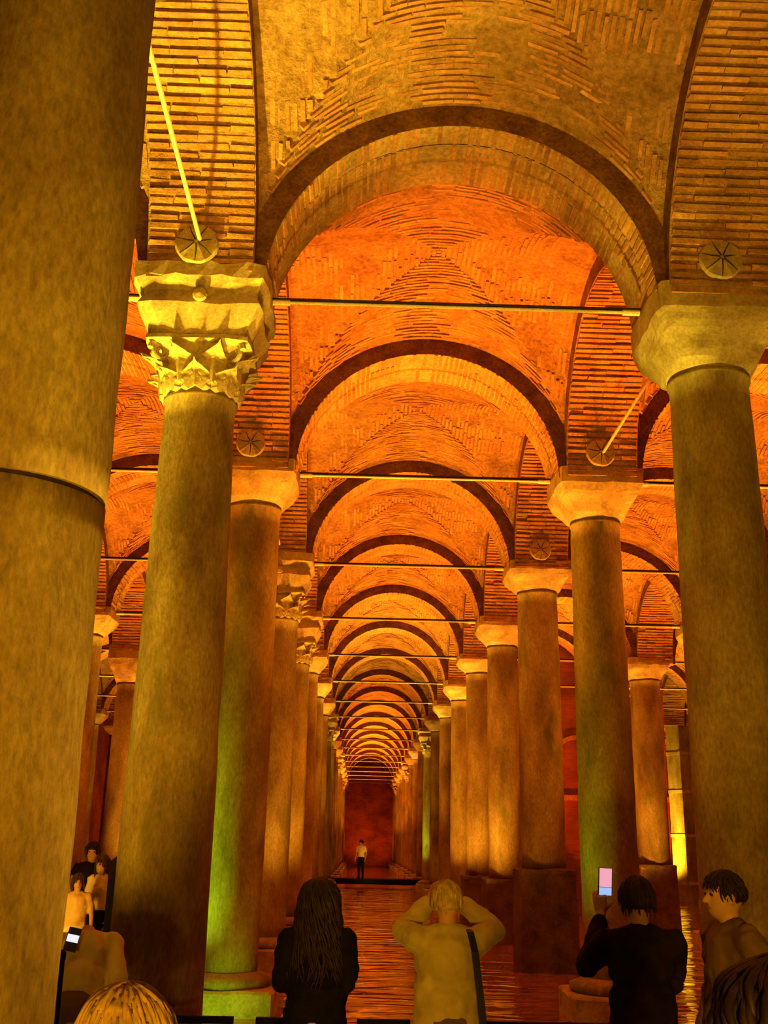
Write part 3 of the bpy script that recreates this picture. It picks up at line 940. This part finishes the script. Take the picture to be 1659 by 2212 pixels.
def person(loc, H, rotz, label, top='black_cloth', bottom='black_cloth', hair=None, armL=None, armR=None, head=(0, 0, 0), lean=0.0, sleeve=0.6, hem=0.88, dress=None,
           vox=0.012, loose=0.0, handL=None, handR=None, female=False, face=False, neck_fwd=0.0, group='visitors in the cistern'):
    """stands at loc on its feet facing local +y; arms given as (elbow, wrist) in metres for a 1.7 m figure"""
    root = empty('person', loc, rotz)
    setprops(root, label, 'person', group)
    s = H / 1.70
    def P(x, y, z):
        y2 = y + lean * max(0, z - 0.92)
        return Vector((x * s, y2 * s, (z - 0.35 * lean * lean * max(0, z - 0.92)) * s))
    sw = 0.165 if female else 0.185
    body = Blob()
    hc = P(0 + head[0], 0.02 + head[1] + neck_fwd, 1.585 + head[2])
    # head with face
    body.ell(hc, (0.076 * s, 0.095 * s, 0.112 * s))
    body.ell(hc + Vector((0, 0.028, -0.055)) * s, (0.058 * s, 0.066 * s, 0.062 * s))
    body.cone(hc + Vector((0, 0.088, 0.012)) * s, hc + Vector((0, 0.110, -0.022)) * s, 0.009 * s, 0.015 * s)
    for q in (-1, 1):
        body.ell(hc + Vector((q * 0.078, -0.005, -0.008)) * s, (0.012 * s, 0.02 * s, 0.032 * s))
        body.ell(hc + Vector((q * 0.032, 0.080, 0.022)) * s, (0.022 * s, 0.012 * s, 0.009 * s))
    body.limb([P(0, -0.015, 1.40), P(0, -0.005, 1.46), hc + Vector((0, -0.01, -0.07)) * s], [0.062 * s, 0.056 * s, 0.056 * s])
    # trunk and legs
    body.ell(P(0, 0, 1.26), (0.155 * s, 0.10 * s, 0.19 * s)).ell(P(0, 0, 1.05), (0.13 * s, 0.095 * s, 0.15 * s)).ell(P(0, -0.01, 0.92), (0.155 * s, 0.11 * s, 0.12 * s))
    for q in (-1, 1):
        body.limb([P(q * 0.09, 0, 0.90), P(q * 0.10, 0.01, 0.49), P(q * 0.10, -0.02, 0.09)], [0.088 * s, 0.056 * s, 0.040 * s])
        body.cone(P(q * 0.10, -0.03, 0.04), P(q * 0.115, 0.13, 0.03), 0.036 * s, 0.028 * s)
    shirt = Blob()
    shirt.ell(P(0, 0, 1.27), ((0.175 + loose) * s, (0.122 + loose) * s, 0.20 * s)).ell(P(0, 0, 1.05), ((0.155 + loose) * s, (0.118 + loose) * s, 0.20 * s))
    shirt.hull((P(-sw + 0.02, -0.01, 1.385), 0.062 * s), (P(sw - 0.02, -0.01, 1.385), 0.062 * s), (P(0, -0.015, 1.43), 0.066 * s), (P(0, 0, 1.25), 0.12 * s))
    shirt.hull((P(-0.10, 0, hem + 0.05), (0.075 + loose) * s), (P(0.10, 0, hem + 0.05), (0.075 + loose) * s), (P(-0.09, 0, 1.12), (0.08 + loose) * s), (P(0.09, 0, 1.12), (0.08 + loose) * s))
    for q, arm, hd in ((-1, armL, handL), (1, armR, handR)):
        e, w = arm or ((q * 0.245, -0.03, 1.12), (q * 0.25, 0.08, 0.88))
        S, E_, W_ = P(q * sw, -0.01, 1.385), P(*e), P(*w)
        body.limb([S, E_, W_], [0.052 * s, 0.040 * s, 0.029 * s])
        dv, nv, cu = hd or ((W_ - E_), (-q, 0.3, 0), 0.45)
        hand(body, W_ + Vector(dv).normalized() * 0.012, dv, nv, -q if False else q, cu, s)
        if sleeve <= 1:
            shirt.cone(S, S.lerp(E_, sleeve), (0.070 + loose * 0.5) * s, (0.068 + loose * 0.8) * s)
        else:
            shirt.cone(S, E_, (0.068 + loose * 0.6) * s, (0.056 + loose * 0.6) * s)
            shirt.cone(E_, E_.lerp(W_, sleeve - 1), (0.056 + loose * 0.6) * s, (0.044 + loose * 0.4) * s)
    if dress:
        shirt.hull((P(-0.06, 0, 1.08), 0.11 * s), (P(0.06, 0, 1.08), 0.11 * s), (P(-0.13, 0, dress), 0.105 * s), (P(0.13, 0, dress), 0.105 * s))
    legs = Blob()
    legs.ell(P(0, -0.01, 0.93), (0.172 * s, 0.128 * s, 0.12 * s))
    for q in (-1, 1):
        legs.limb([P(q * 0.088, 0, 0.90), P(q * 0.10, 0.01, 0.49), P(q * 0.10, -0.02, 0.10)], [0.10 * s, 0.073 * s, 0.062 * s])
    body.obj('body', 'skin', root, vox * 0.75, 3)
    shirt.obj('dress' if dress else 'top', top, root, vox)
    if not dress: legs.obj('trousers', bottom, root, vox * 1.3)
    for q in (-1, 1):
        Blob().hull((P(q * 0.10, -0.055, 0.045), 0.042 * s), (P(q * 0.115, 0.13, 0.035), 0.036 * s), (P(q * 0.10, -0.02, 0.07), 0.045 * s)).obj('shoe', 'leather', root, 0.014)
    if face:
        for q in (-1, 1):
            e = MB().add(*uvs(hc + Vector((q * 0.031, 0.083, 0.012)) * s, 0.011 * s)); e.build('eye', 'eye', root, smooth=True)
        e = MB().add(*uvs(hc + Vector((0, 0.088, -0.058)) * s, 0.012 * s, (1.9, 0.6, 0.6))); e.build('mouth', 'lip', root, smooth=True)
    if hair:
        kw = dict(hair); m = kw.pop('mat')
        locks(hc + Vector((0, -0.006, 0.012)) * s, kw.pop('rad', (0.088 * s, 0.105 * s, 0.118 * s)), kw.pop('n', 160), kw.pop('length', 0.12), m, root, **kw)
    return root

def uvs(c, r, st=(1, 1, 1), u=10, w=7):
    c = Vector(c); vs = [c + Vector((0, 0, r * st[2]))]; fs = []
    for j in range(1, w):
        ph = pi * j / w
        for i in range(u):
            t = 2 * pi * i / u
            vs.append(c + Vector((r * sin(ph) * cos(t) * st[0], r * sin(ph) * sin(t) * st[1], r * cos(ph) * st[2])))
    vs.append(c - Vector((0, 0, r * st[2])))
    for i in range(u):
        fs.append((0, 1 + i, 1 + (i + 1) % u)); fs.append((len(vs) - 1, 1 + (w - 2) * u + (i + 1) % u, 1 + (w - 2) * u + i))
        for j in range(w - 2):
            a, b = 1 + j * u + i, 1 + j * u + (i + 1) % u
            fs.append((a, a + u, b + u, b))
    return vs, fs

def phone(loc, rot, label, bands):
    root = empty('phone', loc); root.rotation_euler = rot
    setprops(root, label, 'phone')
    MB().box(-0.042, 0.042, -0.005, 0.005, -0.08, 0.08).build('case', 'phone_case', root)
    for z0, z1, m in bands:
        MB().box(-0.038, 0.038, -0.0075, -0.0045, z0, z1).build('screen', m, root)
    return root

# woman with long dark hair, seen from behind
person((-0.23, 6.8, DECK), 1.70, 0.0, 'person in a black short-sleeved dress with long dark wavy hair, seen from behind', 'black_cloth', 'black_cloth',
       hair=dict(mat='dark_hair', n=420, length=0.50, wave=0.022, thick=0.010, rad=(0.105, 0.118, 0.124), spread=0.16, front=0.55, seed=3),
       armL=((-0.195, 0.02, 1.14), (-0.12, 0.22, 1.12)), armR=((0.175, 0.02, 1.15), (0.12, 0.22, 1.12)), handL=((0.4, 1, 0.1), (0.3, 0, 1), 0.5), handR=((-0.4, 1, 0.1), (-0.3, 0, 1), 0.5),
       sleeve=0.92, loose=0.012, dress=0.55, female=True, vox=0.011)

# person in a pale sweater raising both arms to take a picture
man = person((0.555, 6.9, DECK), 1.71, 0.0, 'person in a loose cream sweater with both elbows raised, black bag strap', 'cream_knit', 'brown_cloth',
       hair=dict(mat='grey_hair', n=300, length=0.11, wave=0.006, thick=0.007, front=0.5, seed=5),
       armL=((-0.265, 0.10, 1.42), (-0.09, 0.24, 1.60)), armR=((0.30, 0.10, 1.43), (0.10, 0.24, 1.60)),
       handL=((0.35, 0.5, 0.8), (0.6, 0.5, 0), 0.5), handR=((-0.35, 0.5, 0.8), (-0.6, 0.5, 0), 0.5),
       sleeve=1.85, loose=0.03, hem=0.80, vox=0.011)
mb = MB()
pts = [(0.10, 0.13, 1.30), (0.12, 0.10, 1.42), (0.125, 0.0, 1.468), (0.135, -0.09, 1.44), (0.155, -0.155, 1.34), (0.172, -0.172, 1.20), (0.19, -0.172, 1.05), (0.205, -0.165, 0.90), (0.225, -0.12, 0.80)]
for a, b in zip(pts[:-1], pts[1:]):
    A, B = Vector(a), Vector(b)
    t = (B - A).normalized(); w_ = Vector((1, 0.15, 0)); w_ = (w_ - t * w_.dot(t)).normalized() * 0.020; nn = t.cross(w_).normalized() * 0.005
    mb.loft([[A - w_ - nn, A + w_ - nn, A + w_ + nn, A - w_ + nn], [B - w_ - nn, B + w_ - nn, B + w_ + nn, B - w_ + nn]])
sb = empty('shoulder_bag', (0.555, 6.9, DECK)); setprops(sb, 'black shoulder bag hanging on the cream sweater by a long strap', 'bag')
mb.build('strap', 'leather', sb)
MB().loft([sq(0.10, 0.56, 24), sq(0.13, 0.60, 24), sq(0.12, 0.78, 24), sq(0.09, 0.82, 24)]).build('pouch', 'leather', sb, (0.29, -0.05, 0)).scale = (0.55, 1, 1)

# dark figure lifting a phone with a pink screen
person((1.60, 6.35, DECK), 1.77, 0.05, 'person in dark clothes with dark hair lifting a phone with a pink screen', 'navy_cloth', 'black_cloth',
       hair=dict(mat='dark_hair', n=200, length=0.14, wave=0.008, thick=0.008, front=0.5, seed=8),
       armL=((-0.25, 0.16, 1.25), (-0.115, 0.34, 1.50)), armR=((0.22, 0.12, 1.18), (0.05, 0.32, 1.36)), handL=((0.05, 0.35, 0.9), (0.2, 0.9, 0), 0.7), handR=((-0.8, 0.4, 0.4), (-0.2, 0, 1), 0.5),
       sleeve=1.85, loose=0.012, vox=0.012)
phone((1.505, 6.74, -0.200), (0.05, 0.05, 0.05), 'lifted phone showing a bright pink and blue screen', [(-0.03, 0.078, 'pink_screen'), (-0.077, -0.033, 'blue_screen')])

# figure in profile on the right with curly hair
person((2.10, 6.3, DECK), 1.82, pi / 2 + 0.15, 'person in an olive brown top with short curly dark hair, in profile', 'olive_cloth', 'brown_cloth',
       hair=dict(mat='dark_hair', n=320, length=0.11, wave=0.016, thick=0.008, front=0.5, curl=0.012, rad=(0.086, 0.102, 0.116), seed=11),
       armL=((-0.25, -0.06, 1.13), (-0.24, 0.06, 0.90)), sleeve=1.8, loose=0.02, face=True)
# big dark head of hair in the corner
p = person((0.90, 2.3, DECK), 1.70, 0.2, 'person with big dark hair in a rust collar, cut off at the corner', 'rust_cloth', 'black_cloth',
       hair=dict(mat='dark_hair', n=420, length=0.20, wave=0.02, thick=0.010, rad=(0.155, 0.15, 0.135), front=0.6, spread=0.5, seed=13, curl=0.008), female=True, vox=0.012, sleeve=1.8)

# stooping figure in a pale shirt
person((-1.83, 7.55, DECK), 1.62, 0.1, 'person in a pale shirt stooping over a phone beside the leafy-capital column', 'pale_shirt', 'brown_cloth',
       hair=dict(mat='brown_hair', n=160, length=0.10, front=0.5, seed=15), lean=0.66, neck_fwd=0.20, head=(-0.02, 0.16, -0.34),
       armL=((-0.28, 0.05, 1.10), (-0.14, 0.26, 1.18)), armR=((0.27, 0.02, 1.08), (0.12, 0.24, 1.05)), sleeve=0.9, loose=0.012)
phone((-1.90, 7.62, -0.66), (-0.5, 0.2, 0.2), 'phone glowing white above the stooping pale-shirted person', [(-0.02, 0.03, 'white_screen')])

# fair hair close to the viewer
person((-0.535, 2.7, DECK), 1.585, -0.1, 'person with loose blond hair close to the viewer at the bottom edge', 'brown_cloth', 'black_cloth',
       hair=dict(mat='blond_hair', n=700, length=0.34, wave=0.012, thick=0.006, rad=(0.105, 0.118, 0.122), front=0.6, spread=0.25, seed=17), female=True, sleeve=1.8)

# group of three in the left aisle, facing the viewer
person((-3.92, 16.4, DECK), 1.85, pi + 0.1, 'person in a black sleeveless top looking up, tallest of three in the aisle', 'black_cloth', 'black_cloth',
       hair=dict(mat='dark_hair', n=90, length=0.14, front=0.45, seed=19, thick=0.012), sleeve=0.25, vox=0.018, face=True)
person((-3.60, 15.75, DECK), 1.68, pi - 0.5, 'person in a white top and long black skirt in the aisle', 'white_cloth', 'black_cloth',
       hair=dict(mat='brown_hair', n=90, length=0.25, front=0.45, seed=21, thick=0.012), sleeve=0.8, loose=0.02, vox=0.018, female=True, face=True)
sk = MB(); sk.loft([sq(0.17, 0.98, 24, 0.3), sq(0.22, 0.7, 24, 0.2), sq(0.29, 0.25, 24, 0.1)])
skirt = sk.build('skirt', 'black_cloth', [o for o in COL.objects if o.name.startswith('person') and o.parent is None][-1])
person((-3.70, 14.85, DECK), 1.46, pi + 0.3, 'shorter person in orange and cream clothes in front of the black top', 'orange_cloth', 'white_cloth',
       hair=dict(mat='brown_hair', n=90, length=0.18, front=0.45, seed=23, thick=0.011), sleeve=0.7, vox=0.017, female=True, face=True)
pn = empty('information_stand', (-3.27, 14.9, DECK), 0.2)
setprops(pn, 'narrow black information stand with slanted top beside the white-topped person', 'sign')
mb = MB(); mb.add([(-0.05, -0.3, 0), (0.05, -0.3, 0), (0.05, 0.3, 0), (-0.05, 0.3, 0), (-0.05, -0.3, 1.64), (0.05, -0.3, 1.72), (0.05, 0.3, 1.72), (-0.05, 0.3, 1.60)], [(0, 1, 2, 3), (4, 7, 6, 5), (0, 4, 5, 1), (1, 5, 6, 2), (2, 6, 7, 3), (3, 7, 4, 0)])
mb.build('board', 'black_metal', pn)
MB().box(-0.16, 0.16, -0.36, 0.36, 0, 0.03).build('foot', 'black_metal', pn)

# lone visitor on the far footbridge
person((0.13, 52.3, -1.62), 1.70, pi - 0.4, 'tiny lone person with a pale top standing on the far footbridge', 'white_cloth', 'black_cloth',
       hair=dict(mat='dark_hair', n=30, length=0.10, thick=0.02, seed=25), vox=0.03)

# post at the walkway edge
ps = empty('barrier_post', (-1.80, 7.0, DECK)); setprops(ps, 'slim black barrier post beside the pale-shirted stooping person', 'post')
MB().lathe([(0.022, 0.02), (0.022, 1.22), (0.026, 1.23), (0.026, 1.27), (0.012, 1.285)], 14).build('pole', 'black_metal', ps)
MB().lathe([(0.14, 0.0), (0.14, 0.015), (0.03, 0.03)], 20).build('foot', 'black_metal', ps)

dg = bpy.context.evaluated_depsgraph_get()
new = [(o, bpy.data.meshes.new_from_object(o.evaluated_get(dg))) for o in BLOBS]
for o, me in new:
    o.modifiers.clear()
    nm = o.data.name
    o.data = me
    if nm.startswith(('top', 'dress')):                    # soft folds in the cloth
        sd = len(me.vertices) % 97
        N = [v.normal.copy() for v in me.vertices]
        co = []
        for v, nr in zip(me.vertices, N):
            p = v.co
            f = noise.noise(Vector((p.x * 5 + sd, p.y * 5, p.z * 13 + 2 * p.x)))
            co += (p + nr * (0.034 * f * abs(f) + 0.006 * noise.noise(p * 24)))[:]
        me.vertices.foreach_set('co', co)
        me.update()
